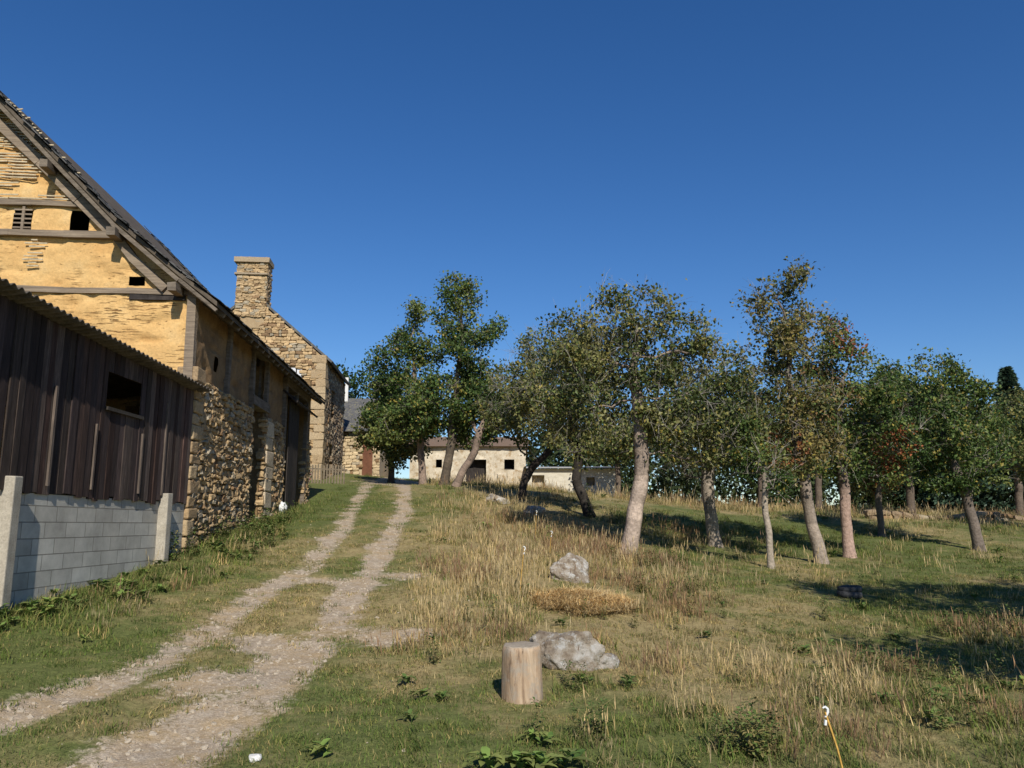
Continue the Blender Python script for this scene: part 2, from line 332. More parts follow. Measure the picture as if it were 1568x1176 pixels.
# ------------------------------------------------------------------ gravel stones
pc=bpy.data.collections.new('pebbles')
mp=noisy('pebble_mat',(.34,.27,.19),(.58,.50,.39),9,rough=.9)
for i in range(4):
    P=_T*np.array([1,.8,.5])+rng.normal(0,.06,(26,3)); o=bpy.data.objects.new('p%d'%i,mesh_u('p%d'%i,P,_F,mp,False)); pc.objects.link(o)
x=rng.uniform(-5.2,-.5,15000); y=5+rng.random(15000)**1.5*22; dm=dirt(x,y); k=(dm>.5)|(rng.random(len(x))<.01); x=x[k];y=y[k]; n=len(x)
scatter('gravel',pc,np.c_[x,y,hzf(x,y)],rng.uniform(0,6.28,(n,3))*np.array([.1,.1,1]),.010+.05*rng.random(n)**6,rng.integers(0,4,n))
# ------------------------------------------------------------------ walls
def gridwall(name,u0,u1,z0,z1,step,fn,mat,parent,holes=(),top=None,disp=.03,fs=3.):
    us=np.arange(u0,u1+step*.5,step); zs=np.arange(z0,z1+step*.5,step); U,Z=np.meshgrid(us,zs); n=len(us)
    D=(fbm(U+50,Z+50,fs,4)-.5)*disp*2-np.clip(vn(U*1.0+9,Z*4,3.,8)-.72,0,1)*disp*6
    P=np.c_[U.ravel(),D.ravel(),Z.ravel()]; P=fn(P)
    i=np.arange(len(zs)-1)[:,None]*n+np.arange(n-1)[None]; F=np.stack([i,i+1,i+n+1,i+n],-1).reshape(-1,4)
    cu=(U[:-1,:-1]+step/2).ravel(); cz=(Z[:-1,:-1]+step/2).ravel(); k=np.ones(len(F),bool)
    for a,b2,c,d2 in holes: k&=~((cu>a)&(cu<b2)&(cz>c)&(cz<d2))
    if top is not None: k&=cz<top(cu)
    return obj(name,mesh_u(name,P,F[k],mat,True),parent)
m,nt,b=M('ochre_daub',.95); v=coord(nt); vs=coord(nt,(1.3,1.3,11)); vp=coord(nt,(1,1,2.6))
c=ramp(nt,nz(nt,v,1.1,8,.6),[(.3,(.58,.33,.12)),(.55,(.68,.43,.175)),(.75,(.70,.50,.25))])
st=nz(nt,vs,2.2,5,.6,.3); patch=nz(nt,v,.8,4,.5)
sf=math_(nt,'MULTIPLY',ramp(nt,st,[(.55,0),(.61,1)]),ramp(nt,patch,[(.48,0),(.57,1)]))
c=mix(nt,sf,c,(.27,.14,.05)); pits=ramp(nt,nz(nt,vp,7,5,.6),[(.655,0),(.69,1)]); c=mix(nt,math_(nt,'MULTIPLY',pits,.75),c,(.26,.13,.05))
c=mix(nt,1.,c,ramp(nt,nz(nt,v,18,5,.7),[(.3,.8),(.7,1.1)]),'MULTIPLY')
nt.links.new(c,b.inputs['Base Color']); bump(nt,b,mix(nt,.5,nz(nt,v,9,8,.7),mix(nt,1.,(1,1,1),math_(nt,'MAXIMUM',sf,pits),'SUBTRACT')),.8,.05); DAUB=m
WOODG=noisy('grey_timber',(.10,.08,.06),(.26,.21,.16),2.5,(1,1,6),bst=.6,fine=40)
WOODG2=noisy('beam_timber',(.13,.10,.075),(.36,.28,.20),2.5,(.4,3,8),bst=.6,fine=30)
SLATE=noisy('slate',(.06,.06,.065),(.15,.145,.14),4,rough=.7,c3=(.22,.2,.13))
MORT=noisy('earth_mortar',(.14,.09,.045),(.26,.17,.08),5,bst=.8)
MORTL=noisy('lime_mortar',(.34,.235,.13),(.46,.34,.20),5,bst=.8)
DARK=noisy('dark_boards_and_shade',(.025,.02,.018),(.06,.05,.045),3,(4,4,1))  # dark boards; also colours the gable hollow and outbuilding interior as shade
# ---------------- barn
barn=empty('timber_and_stone_barn',(-6.06,15,0),math.radians(3.9))
prof=[(.45,5.78),(-.3,6.36),(-1.6,7.45),(-5.5,11.4),(-9.4,7.45),(-10.7,6.36),(-11.45,5.78)]
px_=[p[0] for p in prof][::-1]; pz_=[p[1] for p in prof][::-1]
top=lambda u: np.interp(u,px_,pz_)-.02
gable=lambda P:np.c_[P[:,0],-P[:,1],P[:,2]]
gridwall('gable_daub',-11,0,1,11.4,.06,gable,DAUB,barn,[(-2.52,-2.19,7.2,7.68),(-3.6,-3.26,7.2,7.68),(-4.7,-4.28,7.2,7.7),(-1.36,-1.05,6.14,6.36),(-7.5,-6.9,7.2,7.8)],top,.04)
side=lambda P:np.c_[P[:,1],P[:,0],P[:,2]]
HO=[(4.35,5.6,.5,4.5),(4.4,5.5,4.75,5.85),(8.0,11.2,.5,5.6),(1.2,1.42,4.75,5.05)]
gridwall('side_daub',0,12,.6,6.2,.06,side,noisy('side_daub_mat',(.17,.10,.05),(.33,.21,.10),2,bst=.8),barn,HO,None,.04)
stones('side_rubble',0.02,12,.6,4.35,side,MS,barn,.72,[h for h in HO]+[(5.95,6.5,.6,4.3)],.20,(.40,.28,.15))
stones('gable_rubble',-1.2,0.02,.6,4.1,gable,MS,barn,1.,(),.12,(.44,.31,.16))
mb=MB() # quoins
z=.6; i=0
while z<4.3:
    h=random.uniform(.2,.34); L=.5 if i%2 else .3; L2=.22 if i%2 else .42
    mb.bb(-L,.11,-.10,L2,z,z+h-.02,.018,random.choice([(.38,.26,.14),(.33,.23,.13),(.42,.31,.18)])); z+=h;i+=1
mb.make('quoins',MS,barn,bevel=.03)
mb=MB(); z=.6
while z<4.2:
    h=random.uniform(.25,.45); k=random.uniform(.85,1.1); mb.bb(-.4,.12,5.74+random.uniform(-.03,.03),6.4+random.uniform(-.08,.12),z,z+h-.01,.015,(.56*k,.45*k,.31*k)); z+=h
mb.make('dressed_pier',MS,barn,bevel=.03)
mb=MB()
mb.bb(-11,-10.8,.1,12,.6,6.3);mb.bb(-11,0,12,12.2,.6,6.3); mb.bb(-11,0,12.0,12.15,6.3,6.5)
for a,b2 in ((4.25,4.35),(5.6,5.72),(7.9,8.0),(11.2,11.3)): mb.bb(-.55,-.02,a,b2,.5,5.7)
mb.prism([(-11,6.3),(0,6.3),(-1.6,7.4),(-5.5,11.3),(-9.4,7.4)],12.0,12.1,lambda p,d:(p[0],d,p[1]))
mb.make('rear_walls_and_jambs',MORT,barn)
mb=MB()
def wavy(p0,p1,w,t,seg,am=.02):
    p0=Vector(p0);p1=Vector(p1);pr=p0
    for i in range(1,seg+1):
        q=p0.lerp(p1,i/seg)+(Vector((0,0,random.uniform(-am,am))) if i<seg else Vector()); mb.beam(pr,q+(q-pr).normalized()*.02,w*random.uniform(.88,1.1),t+random.uniform(-.006,.006),(0,1,0),.006); pr=q
wavy((-11,-.045,7.12),(-1.55,-.045,7.14),.13,.13,9); wavy((-11,-.03,7.80),(-2.35,-.03,7.76),.10,.09,9); wavy((-11,-.005,6.12),(-.15,-.005,6.02),.11,.07,9,.03)
for a,b2 in (((-5.5,10.85),(-4.2,9.52)),((-4.2,9.52),(-3.2,8.62)),((-3.2,8.62),(-2.4,7.85)),((-2.4,7.85),(-1.7,7.18))):
    mb.beam((a[0],-.06,a[1]),(b2[0],-.06,b2[1]),.19,.10,(0,1,0),.008)
mb.beam((-1.62,-.055,7.12),(-1.25,-.055,6.66),.17,.1,(0,1,0),.008);mb.beam((-1.25,-.055,6.66),(-.62,-.055,6.08),.16,.1,(0,1,0),.008)
mb.beam((-.09,-.05,6.1),(-.07,-.05,4.1),.17,.16,(0,1,0),.01)
mb.beam((-5.5,-.05,11.1),(-5.5,-.05,7.2),.18,.12,(0,1,0),.01)
mb.beam((-3.42,-.02,7.7),(-3.42,-.02,7.2),.05,.04)
for i in range(5): mb.bb(-3.6,-3.26,-.03,0,7.26+i*.09,7.29+i*.09)
mb.make('gable_timbers',WOODG2,barn)
mb=MB(); mb.bb(-1.3,-.25,-.035,.05,5.88,6.0,.015); mb.make('hollow_shade_strip',DARK,barn)  # dark strip standing in for the shade of a hollow in the gable
mb=MB()
for i in range(34):
    z=7.86+i*.062
    x=-5.6
    while x<min(-3.0-random.uniform(0,.5),-(z-7.1)-1.0):
        L=random.uniform(.3,1.4); 
        if random.random()<.75: mb.beam((x,-.05+random.uniform(-.01,.01),z+random.uniform(-.012,.012)),(min(x+L,-(z-7.2)-1.2),-.05,z+random.uniform(-.015,.015)),.024,.02,(0,1,0))
        x+=L+.02
for i in range(9):
    z=6.5+i*.065
    if random.random()<.8: mb.beam((-3.3+random.uniform(-.1,.1),-.045,z),(-3.0+random.uniform(-.1,.1),-.045,z),.024,.02)
mb.make('laths',noisy('lath_wood',(.42,.33,.2),(.62,.52,.36),5),barn)
mb=MB()
for (a,b2,c,d2) in HO[:3]:
    mb.bb(-.12,.12,a-.25,b2+.25,d2-.02,d2+.22,.01); 
mb.bb(-.15,.08,4.1,4.3,4.4,5.9,.01); mb.bb(-.15,.08,5.6,5.8,4.4,5.9,.01); mb.bb(-.1,.1,7.82,8.02,1.5,5.7,.01); mb.bb(-.1,.1,11.2,11.4,2,5.7,.01); mb.bb(-.12,.1,0,12,5.9,6.05,.01)
mb.bb(-.1,.1,9.4,9.55,1.5,5.7,.01); mb.bb(-.1,.09,2.0,2.15,4.35,5.9,.01)
for i in range(22): mb.beam((-.3,.3+i*.55,6.12),(.42,.3+i*.55,5.66),.09,.07,(0,1,0))
mb.make('side_timbers',WOODG,barn)
mb=MB(); 
for i in range(7): mb.bb(.14,.17,8.05+i*.2,8.23+i*.2,2.0,5.2+random.uniform(-.05,.05),.006)
mb.make('barn_door',DARK,barn)
mb=MB(); 
for i in range(len(prof)-1):
    a,b2=prof[i],prof[i+1]; mb.prism([a,b2,(b2[0],b2[1]-.09),(a[0],a[1]-.09)],-.34,12.4,lambda p,d:(p[0],d,p[1]))
mb.make('roof_deck',noisy('roof_batten_wood',(.07,.055,.04),(.15,.12,.09),4),barn)
mb=MB()
for i in range(3):
    a=Vector((prof[i][0],0,prof[i][1]));b2=Vector((prof[i+1][0],0,prof[i+1][1]));L=(b2-a).length;d=(b2-a)/L;t=0
    nrm=Vector((-d.z,0,d.x)); nrm=nrm if nrm.z>0 else -nrm
    while t<L:
        y=-.34-random.uniform(-.05,.16)
        while y<12.45:
            if y>.6 and i==2 and y<11: y+=.25; continue
            w=random.uniform(.2,.28); p=a+d*(t+.1)+nrm*(.03+random.uniform(0,.014))
            R=Matrix((Vector((0,1,0)),d,nrm)).transposed()
            R=R@Matrix.Rotation(random.gauss(0,.07),3,'Z')@Matrix.Rotation(random.gauss(-.06,.05),3,'X')
            k=random.uniform(.5,1.6)
            if random.random()<.94: mb.box((p.x,y+w/2,p.z),(w*.97,.30,.014),R,.006,(.085*k,.083*k,.08*k))
            y+=w
        t+=.17
mb.make('roof_slates',MS,barn)
mb=MB()
for i in range(3):
    a,b2=prof[i],prof[i+1]; mb.beam((a[0],-.31,a[1]-.17),(b2[0],-.31,b2[1]-.17),.07,.05,(0,1,0),.015)
for x,z in ((-.35,6.12),(-1.55,7.18),(-2.9,8.5),(-4.2,9.75)): mb.box((x,-.25,z-.1),(.16,.5,.16),None,.012)
mb.make('rake_timbers',WOODG,barn)
mb=MB()
mb.beam((.0,9.5,5.45),(.42,9.5,5.1),.06,3.4,(0,1,0))
mb.make('door_canopy',DARK,barn)
# ---------------- shed
shed=empty('plank_shed')
m,nt,b=M('concrete_block',.95); v=coord(nt); sx=nt.nodes.new('ShaderNodeSeparateXYZ'); cx=nt.nodes.new('ShaderNodeCombineXYZ'); nt.links.new(v,sx.inputs[0])
nt.links.new(sx.outputs[1],cx.inputs[0]); nt.links.new(sx.outputs[2],cx.inputs[1])
br=nt.nodes.new('ShaderNodeTexBrick'); nt.links.new(cx.outputs[0],br.inputs[0]); br.inputs['Scale'].default_value=1; br.inputs['Brick Width'].default_value=.5; br.inputs['Row Height'].default_value=.205
br.inputs['Mortar Size'].default_value=.007; br.inputs['Mortar Smooth'].default_value=.3; br.inputs[1].default_value=(.44,.41,.35,1); br.inputs[2].default_value=(.56,.53,.46,1); br.inputs[3].default_value=(.28,.26,.22,1)
c=mix(nt,1.,br.outputs[0],ramp(nt,nz(nt,v,1.8,8,.7),[(.3,.66),(.7,1.14)]),'MULTIPLY')
sz=math_(nt,'ADD',sx.outputs[2],math_(nt,'MULTIPLY',nz(nt,v,2.5,6),.5)); c=mix(nt,ramp(nt,sz,[(.0,1),(1,0)]),c,mix(nt,1.,c,(.55,.5,.38),'MULTIPLY'))
nt.links.new(c,b.inputs['Base Color']); bump(nt,b,mix(nt,.3,mix(nt,1.,(1,1,1),br.outputs[1],'SUBTRACT'),nz(nt,v,60,4)),.8,.02); BLK=m
CONC=noisy('concrete_post_mat',(.32,.28,.22),(.48,.43,.35),4,fine=50,bst=.4)
mb=MB(); mb.bb(-6.22,-6.02,4,14.9,-.3,2.0); mb.make('block_wall',BLK,shed)
mb=MB()
for y,zt in ((5.2,2.2),(9.6,2.18),(13.9,2.14)):
    mb.bb(-6.03,-5.86,y-.09,y+.09,-.2,zt,.006)
mb.make('concrete_posts',CONC,shed,bevel=.015)
ztop=lambda y: 4.26-(y-9)*.03
mb=MB(); y=4.0
while y<14.92:
    w=random.uniform(.13,.19); k=random.uniform(.3,.9); c=random.choice([(.115,.068,.055),(.10,.07,.062),(.135,.085,.068),(.085,.06,.055),(.15,.11,.09)]); c=tuple(q*k for q in c)
    x=-6.0+random.uniform(-.014,.014); yc=y+w/2; zb=2.03-random.uniform(0,.09)
    if 11.75<yc<12.85:
        mb.box((x,yc,(zb+3.3)/2),(.022,w-.008,3.3-zb),None,.003,c); mb.box((x,yc,(3.86+ztop(y))/2),(.022,w-.008,ztop(y)-3.86),None,.003,c)
    else: mb.box((x,yc,(zb+ztop(y))/2),(.022,w-.008,ztop(y)-zb),None,.005,c)
    y+=w
m,nt,b=M('weathered_planks',.85); v=coord(nt,(8,8,.9)); n=nz(nt,v,3,8,.7); c=mix(nt,1.,attr(nt,'col'),ramp(nt,n,[(.3,.45),(.55,1.),(.75,1.9)]),'MULTIPLY'); nt.links.new(c,b.inputs['Base Color']); bump(nt,b,n,.5,.01)
mb.make('planks',m,shed)
mb=MB()
for y in (8.9,10.35,11.45,12.9,13.75): mb.bb(-5.985,-5.955,y,y+.04,2.1,ztop(y)-.2-random.uniform(0,1.),.004,(.13,.10,.08))
mb.bb(-5.985,-5.95,11.7,12.88,3.28,3.33,.003,(.06,.05,.04))
mb.bb(-6.2,-6.1,4,14.9,2.0,2.1,0,(.1,.08,.06)); mb.bb(-6.2,-6.1,4,14.9,4.0,4.05,0,(.1,.08,.06))
mb.make('battens',m,shed)
ys=np.arange(3.8,15.1,.019); xs=np.linspace(-5.72,-10,6); YY,XX=np.meshgrid(ys,xs,indexing='ij')
ZZ=4.30-(YY-9)*.03+(XX+5.82)*.10+np.sin(YY*2*math.pi/.15)*.022
n=len(xs); i=np.arange(len(ys)-1)[:,None]*n+np.arange(n-1)[None]; F=np.stack([i,i+1,i+n+1,i+n],-1).reshape(-1,4)
o=obj('corrugated_roof',mesh_u('corrugated_roof',np.c_[XX.ravel(),YY.ravel(),ZZ.ravel()],F,noisy('fibre_cement',(.06,.05,.04),(.16,.13,.10),5),True),shed)
s=o.modifiers.new('s','SOLIDIFY'); s.thickness=.012
mb=MB(); mb.bb(-10,-9.9,4,14.3,-.2,3.75); mb.bb(-9.9,-6.25,4,4.1,-.2,3.8); mb.make('shed_rear_walls',BLK,shed)
# ---------------- farmhouse
fh=empty('stone_farmhouse',(-8.6,36,0),math.radians(3.9))
ft=lambda u: np.interp(u,[-6.8,-3.4,0],[9.2,12.1,9.2])
WIN=[(-1.5,-.95,7.6,8.7),(-5.6,-4.9,7.4,8.6),(-2.6,-1.6,3,5.6)]
FHC=(.52,.36,.19)
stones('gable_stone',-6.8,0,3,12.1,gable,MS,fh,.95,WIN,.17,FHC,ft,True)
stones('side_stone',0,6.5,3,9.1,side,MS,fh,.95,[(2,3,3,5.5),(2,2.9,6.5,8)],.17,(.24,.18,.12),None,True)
stones('chimney_stone_front',-4.15,-2.75,11,13.75,lambda P:np.c_[P[:,0],-P[:,1]-.12,P[:,2]],MS,fh,.85,(),.1,(.47,.33,.18))
stones('chimney_stone_side',-.1,.7,11,13.75,lambda P:np.c_[-2.76+P[:,1],P[:,0],P[:,2]],MS,fh,.85,(),.1,(.40,.28,.17))
mb=MB()
mb.prism([(-6.8,3),(0,3),(0,9.2),(-3.4,12.05),(-6.8,9.2)],.075,6.5,lambda p,d:(p[0]*.985-.06,d,p[1]))
mb.bb(-4.12,-2.78,-.1,.7,10.5,13.7,0); mb.make('wall_core',MORTL,fh)
mb=MB(); z=3;i=0
while z<9:
    h=random.uniform(.3,.4); L=.55 if i%2 else .32; L2=.35 if i%2 else .6; mb.bb(-L,.115,-.11,L2,z,z+h-.02,.025,random.choice([(.44,.33,.20),(.40,.29,.17)])); z+=h;i+=1
mb.bb(-4.25,-2.65,-.28,.82,13.6,13.82,.02,(.38,.29,.19)); mb.bb(-4.2,-2.70,-.25,.78,13.0,13.08,.01,(.36,.28,.19))
mb.make('quoins_and_chimney_cap',MS,fh)
mb=MB(); mb.bb(-1.47,-.98,-.02,.1,7.62,8.68,0,(.7,.7,.7)); mb.make('window',noisy('white_window',(.6,.6,.62),(.75,.75,.77),3,rough=.4),fh)
mb=MB(); mb.bb(-1.25,-1.2,-.05,0,7.6,8.7); mb.bb(-1.5,-.95,-.05,0,8.1,8.14); mb.bb(-5.6,-4.9,0,.06,7.4,8.6); mb.bb(-2.6,-1.6,0,.06,3,5.6); mb.make('window_bars',DARK,fh)
mb=MB()
for a,b2 in (((-3.4,12.2),(.35,8.98)),((-3.4,12.2),(-7.15,8.98))):
    mb.beam((a[0],3.35,a[1]),(b2[0],3.35,b2[1]),.10,6.7,(0,1,0)) 
mb.make('slate_roof',SLATE,fh)
# ---------------- cottage behind
ob=empty('slate_roofed_cottage',(-14.2,44,0),math.radians(3))
stones('front_stone',0,6.9,4,6.9,gable,MS,ob,1.1,[(5.9,6.55,4,6.3)],.17,(.56,.43,.26),None,True)
mb=MB(); mb.bb(0,6.9,.06,5,4,6.85); mb.make('wall_core',noisy('cottage_render',(.40,.31,.19),(.54,.43,.29),4),ob)
mb=MB(); mb.prism([(-.4,6.7),(2.6,9.0),(5.4,6.8)],-.2,7.1,lambda p,d:(d,p[0],p[1])); mb.make('slate_roof',SLATE,ob)
mb=MB(); mb.bb(5.95,6.5,-.02,.055,4,6.2); mb.make('door',noisy('brown_door',(.12,.05,.03),(.2,.09,.05)),ob)
mb=MB(); mb.bb(4.5,4.68,2.3,2.48,8.6,10.2); mb.make('flue_pipe',noisy('flue_white',(.7,.68,.64),(.8,.78,.74)),ob)
# ---------------- whitewashed building
wb=empty('whitewashed_outbuilding',(-6.1,48,0))
WHT=noisy('lime_wash',(.46,.38,.27),(.72,.64,.50),1.5,c3=(.40,.29,.17),bst=.6,bd=.05)
gridwall('front_wall',0,6.9,3.2,6.35,.12,gable,WHT,wb,[(3.3,4.5,3,5.5),(1.5,1.9,5,5.5),(5.6,6.3,4.9,5.5)],None,.08,1.5)
mb=MB(); mb.bb(0,6.9,.9,5,3,6.3); mb.bb(-.01,.12,.01,.9,3,6.3);mb.bb(6.8,6.92,.01,.9,3,6.3); mb.make('wall_core',WHT,wb)
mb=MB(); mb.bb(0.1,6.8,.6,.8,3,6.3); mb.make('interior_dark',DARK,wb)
TILE=noisy('old_roof_covering',(.12,.09,.07),(.24,.17,.12),6,(1,5,1),c3=(.28,.15,.08))
mb=MB(); mb.prism([(-.3,6.25),(2.5,7.1),(5.3,6.25)],-.2,7.1,lambda p,d:(d,p[0],p[1])); mb.make('low_roof',TILE,wb)
wb2=empty('low_block_outbuilding',(.9,46.2,0))
gridwall('front_wall',0,5.1,2.4,4.85,.12,gable,noisy('white_blocks',(.50,.45,.35),(.70,.65,.54),2,(1,1,4)),wb2,[(.2,.9,2.6,4.5),(3.4,3.9,3.8,4.3)],None,.03,1)
mb=MB(); mb.bb(0,5.1,.5,3.5,2.4,4.8); mb.bb(5.0,5.12,.01,.5,2.4,4.8); mb.make('wall_core',WHT,wb2)
mb=MB(); mb.prism([(-.3,4.82),(-.3,4.88),(3.8,5.2),(3.8,5.12)],-.2,5.3,lambda p,d:(d,p[0],p[1])); mb.make('sheet_roof',noisy('sheet_metal',(.3,.3,.3),(.42,.41,.4),3,rough=.5),wb2)
# ------------------------------------------------------------------ trees
def tubes(nodes,par,rad,sides,mat,name,parent,cols,minr=0):
    N=len(nodes); nodes=np.array(nodes); par=np.array(par); rad=np.array(rad)
    V=[];F=[];C=[];c0=0
    main={}
    for i in range(N):
        p=par[i]
        if p>=0 and (p not in main or rad[i]>rad[main[p]]): main[p]=i
    def mkring(pos,d,r,col,sd):
        nonlocal c0
        ref=np.array([0,0,1.]) if abs(d[2])<.7 else np.array([1.,0,0])
        a=np.cross(d,ref); a/=np.linalg.norm(a)+1e-9; b2=np.cross(d,a)
        th=np.arange(sd)*2*math.pi/sd
        V.append(pos+r*(np.cos(th)[:,None]*a+np.sin(th)[:,None]*b2)); C.append(np.tile(col,(sd,1))); c0+=sd; return c0-sd
    for i in range(N):
        p=par[i]
        if p<0: continue
        d=nodes[i]-nodes[p]; L=np.linalg.norm(d)+1e-9; d=d/L
        col=cols(nodes[i],rad[i]); sd=sides if rad[i]>.03 else 4
        rp=rad[p] if main.get(p)==i else min(rad[p],rad[i]*1.25)
        a=mkring(nodes[p],d,rp,col,sd); b2=mkring(nodes[i]+d*min(.02,rad[i]*.3),d,rad[i],col,sd)
        for k in range(sd): F.append((a+k,a+(k+1)%sd,b2+(k+1)%sd,b2+k))
    return obj(name,mesh_u(name,np.concatenate(V),F,mat,True,np.concatenate(C)),parent)
def colonize(tr,att,step,kill,maxit=70):
    nodes=[np.array(p,float) for p in tr]; par=[-1]+list(range(len(tr)-1)); ch=[0]*len(nodes)
    att=att.copy(); A=np.array(nodes); D=np.linalg.norm(att[:,None]-A[None],axis=2)
    lo=int(len(tr)*.42); D[:,:lo]+=50
    nd=D.min(1); ni=D.argmin(1)
    for it in range(maxit):
        if len(att)<3: break
        P=np.array(nodes); dirs=att-P[ni]; L=np.linalg.norm(dirs,axis=1)[:,None]+1e-9; dirs/=L
        acc=np.zeros((len(nodes),3)); np.add.at(acc,ni,dirs); new=[]
        for k in np.unique(ni):
            if ch[k]>=4: continue
            d=acc[k]; 
            if np.linalg.norm(d)<.2: d=d+rng.normal(0,.4,3)
            d=d/(np.linalg.norm(d)+1e-9)+rng.normal(0,.25,3); d/=np.linalg.norm(d)
            q=P[k]+d*step; nodes.append(q); par.append(int(k)); ch[k]+=1; ch.append(0); new.append(q)
        if not new: break
        new=np.array(new); base=len(nodes)-len(new); D=np.linalg.norm(att[:,None]-new[None],axis=2); m=D.min(1); mi=D.argmin(1)+base
        b2=m<nd; nd=np.where(b2,m,nd); ni=np.where(b2,mi,ni); keep=nd>kill; att=att[keep]; nd=nd[keep]; ni=ni[keep]
    return nodes,par
def tree(name,x,y,trunk,blobs,r0,leafn=30,lsize=.085,dens=12,pal=None,twigs=2,bark=(.17,.13,.10),barklow=None,step=.24,spread=.2,redz=None,gap=-.24):
    z0=H(x,y)-.05; root=empty(name,(x,y,z0)); seed=random.uniform(0,99)
    pts=[Vector((p[0],p[2] if len(p)>2 else 0,p[1])) for p in trunk]; pl=[pts[0]]
    for a,b2 in zip(pts[:-1],pts[1:]):
        n=max(1,int((b2-a).length/.16))
        for i in range(1,n+1):
            t=i/n; q=a.lerp(b2,t); q+=Vector((mn.noise(q*1.3+Vector((seed,0,0))),mn.noise(q*1.3+Vector((0,seed,0))),0))*.08*min(1,q.z); pl.append(q)
    att=[]
    for bl in blobs:
        cx,cz,rx=bl[:3]; rz=bl[3] if len(bl)>3 else rx*.9; ry=bl[4] if len(bl)>4 else rx; cy=bl[5] if len(bl)>5 else random.uniform(-.5,.5)*rx
        rx*=1.1; rz*=1.08; ry*=1.06
        n=int(4.19*rx*ry*rz*dens*1.35)
        for i in range(n):
            d=rng.normal(0,1,3); d/=np.linalg.norm(d); r=rng.random()**.42; p=np.array([cx+d[0]*r*rx,cy+d[1]*r*ry,cz+d[2]*r*rz])
            if mn.noise(Vector(p)*1.3+Vector((seed,seed,seed)))>gap: att.append(p)
    zt=max(b_[1] for b_ in blobs)
    for _ in range(int(len(blobs)*1.6)): # water shoots breaking the outline
        bl=random.choice(blobs)
        if bl[1]<zt*.55: continue
        a=random.uniform(0,6.28); rr=bl[2]*random.uniform(0,.8); hh=random.uniform(.2,.6); bz=bl[1]+(bl[3] if len(bl)>3 else bl[2]*.9)
        for s in (0,.5,1): att.append(np.array([bl[0]+rr*math.cos(a),rr*math.sin(a),bz*.97-.1+hh*s]))
    att=np.array(att); nodes,par=colonize([np.array(p) for p in pl],att,step,step*1.2)
    N=len(nodes); cnt=np.zeros(N); isp=np.zeros(N,bool)
    for i in range(N):
        if par[i]>=0: isp[par[i]]=True
    cnt[~isp]=1
    for i in range(N-1,0,-1): cnt[par[i]]+=cnt[i]
    rad=np.maximum(r0*.9*(cnt/cnt[0])**.66,.0065)
    for i in range(len(pl)):
        h=nodes[i][2]; rad[i]=max(rad[i],r0*(1-.72*i/len(pl)))
        rad[i]*=(1+.3*math.exp(-h/.18))*(1+.12*mn.noise(Vector(nodes[i])*3))
    bl_=barklow or bark
    def bc(p,r):
        t=min(1,max(0,(p[2]-1.6)/.8)) if barklow else 1
        k=.8+.5*mn.noise(Vector(p)*2.5)
        c=np.array(bl_)*(1-t)+np.array(bark)*t
        if r<.02: c=np.array([.24,.21,.17])
        return c*k
    tubes(nodes,par,rad,8,MBK,'trunk_and_limbs',root,bc)
    P=np.array(nodes); tips=np.where((cnt<=5)&(np.arange(N)>=len(pl)))[0]
    if twigs:
        V=[];F=[];C=[];k=0
        for t in tips:
            for _ in range(int(rng.poisson(twigs))):
                up=rng.random()<.3
                d=P[t]-P[par[t]]; d=d/(np.linalg.norm(d)+1e-9)+rng.normal(0,.6,3)+(np.array([0,0,1.6]) if up else 0); d/=np.linalg.norm(d); L=rng.uniform(.2,.7); q=P[t].copy(); w=.0055
                sd=np.cross(d,rng.normal(0,1,3)); sd/=np.linalg.norm(sd)+1e-9; s2=np.cross(d,sd)
                prev=None
                for s in range(4):
                    ww=w*(1-s*.25)
                    V+= [q+sd*ww,q-sd*ww*.5+s2*ww*.87,q-sd*ww*.5-s2*ww*.87]; C+=[(.32,.29,.24)]*3
                    if prev is not None:
                        for e in range(3): F.append((prev+e,prev+(e+1)%3,k+(e+1)%3,k+e))
                    prev=k; k+=3; q=q+d*L/3; d=d+np.array([0,0,-.22 if not up else .05])+rng.normal(0,.12,3); d/=np.linalg.norm(d)
        if V: obj('twigs',mesh_u('twigs',V,F,MBK,False,np.array(C)),root)
    pal=np.array(pal or [(.05,.085,.02),(.075,.11,.028),(.11,.13,.035),(.035,.06,.018)])
    nl=rng.poisson(leafn*1.12*(.15+1.7*np.array([max(0,.5+1.2*mn.noise(Vector(P[t])*1.6+Vector((seed,0,9)))) for t in tips])))
    T=np.repeat(tips,nl); n=len(T); c=P[T]+rng.normal(0,spread*.85,(n,3))*np.array([1,1,.85])
    d=rng.normal(0,1,(n,3)); d[:,2]-=.3; d/=np.linalg.norm(d,axis=1)[:,None]
    nr=rng.normal(0,1,(n,3)); nr[:,2]+=.8; nr[:,1]-=.35; sd=np.cross(d,nr); sd/=np.linalg.norm(sd,axis=1)[:,None]+1e-9; up=np.cross(sd,d)
    L=1.17*lsize*rng.uniform(.6,1.3,n)[:,None]; W=L*.35
    V=np.stack([c,c+d*L*.45+sd*W+up*W*.3,c+d*L-up*L*.1,c+d*L*.45-sd*W+up*W*.3],1).reshape(-1,3); F=np.arange(n*4).reshape(-1,4)
    clump=np.array([mn.noise(Vector(P[t])*.9+Vector((5,seed,0))) for t in tips]); cl=np.repeat(clump,nl)
    pi=np.clip((rng.random(n)+cl*1.1)*len(pal),0,len(pal)-1).astype(int); cc=pal[pi]*rng.uniform(.65,1.35,n)[:,None]*1.3
    yel=rng.random(n)<.05; cc[yel]=np.array([.34,.27,.06])
    if redz:
        for (rx_,rz_,rr,rc) in redz:
            mk=(np.hypot(c[:,0]-rx_,c[:,2]-rz_)<rr)&(rng.random(n)<.4); cc[mk]=np.array(rc)*rng.uniform(.6,1.3,mk.sum())[:,None]
    obj('leaves',mesh_u('leaves',V,F,ML,False,np.repeat(cc,4,axis=0)),root)
    return n
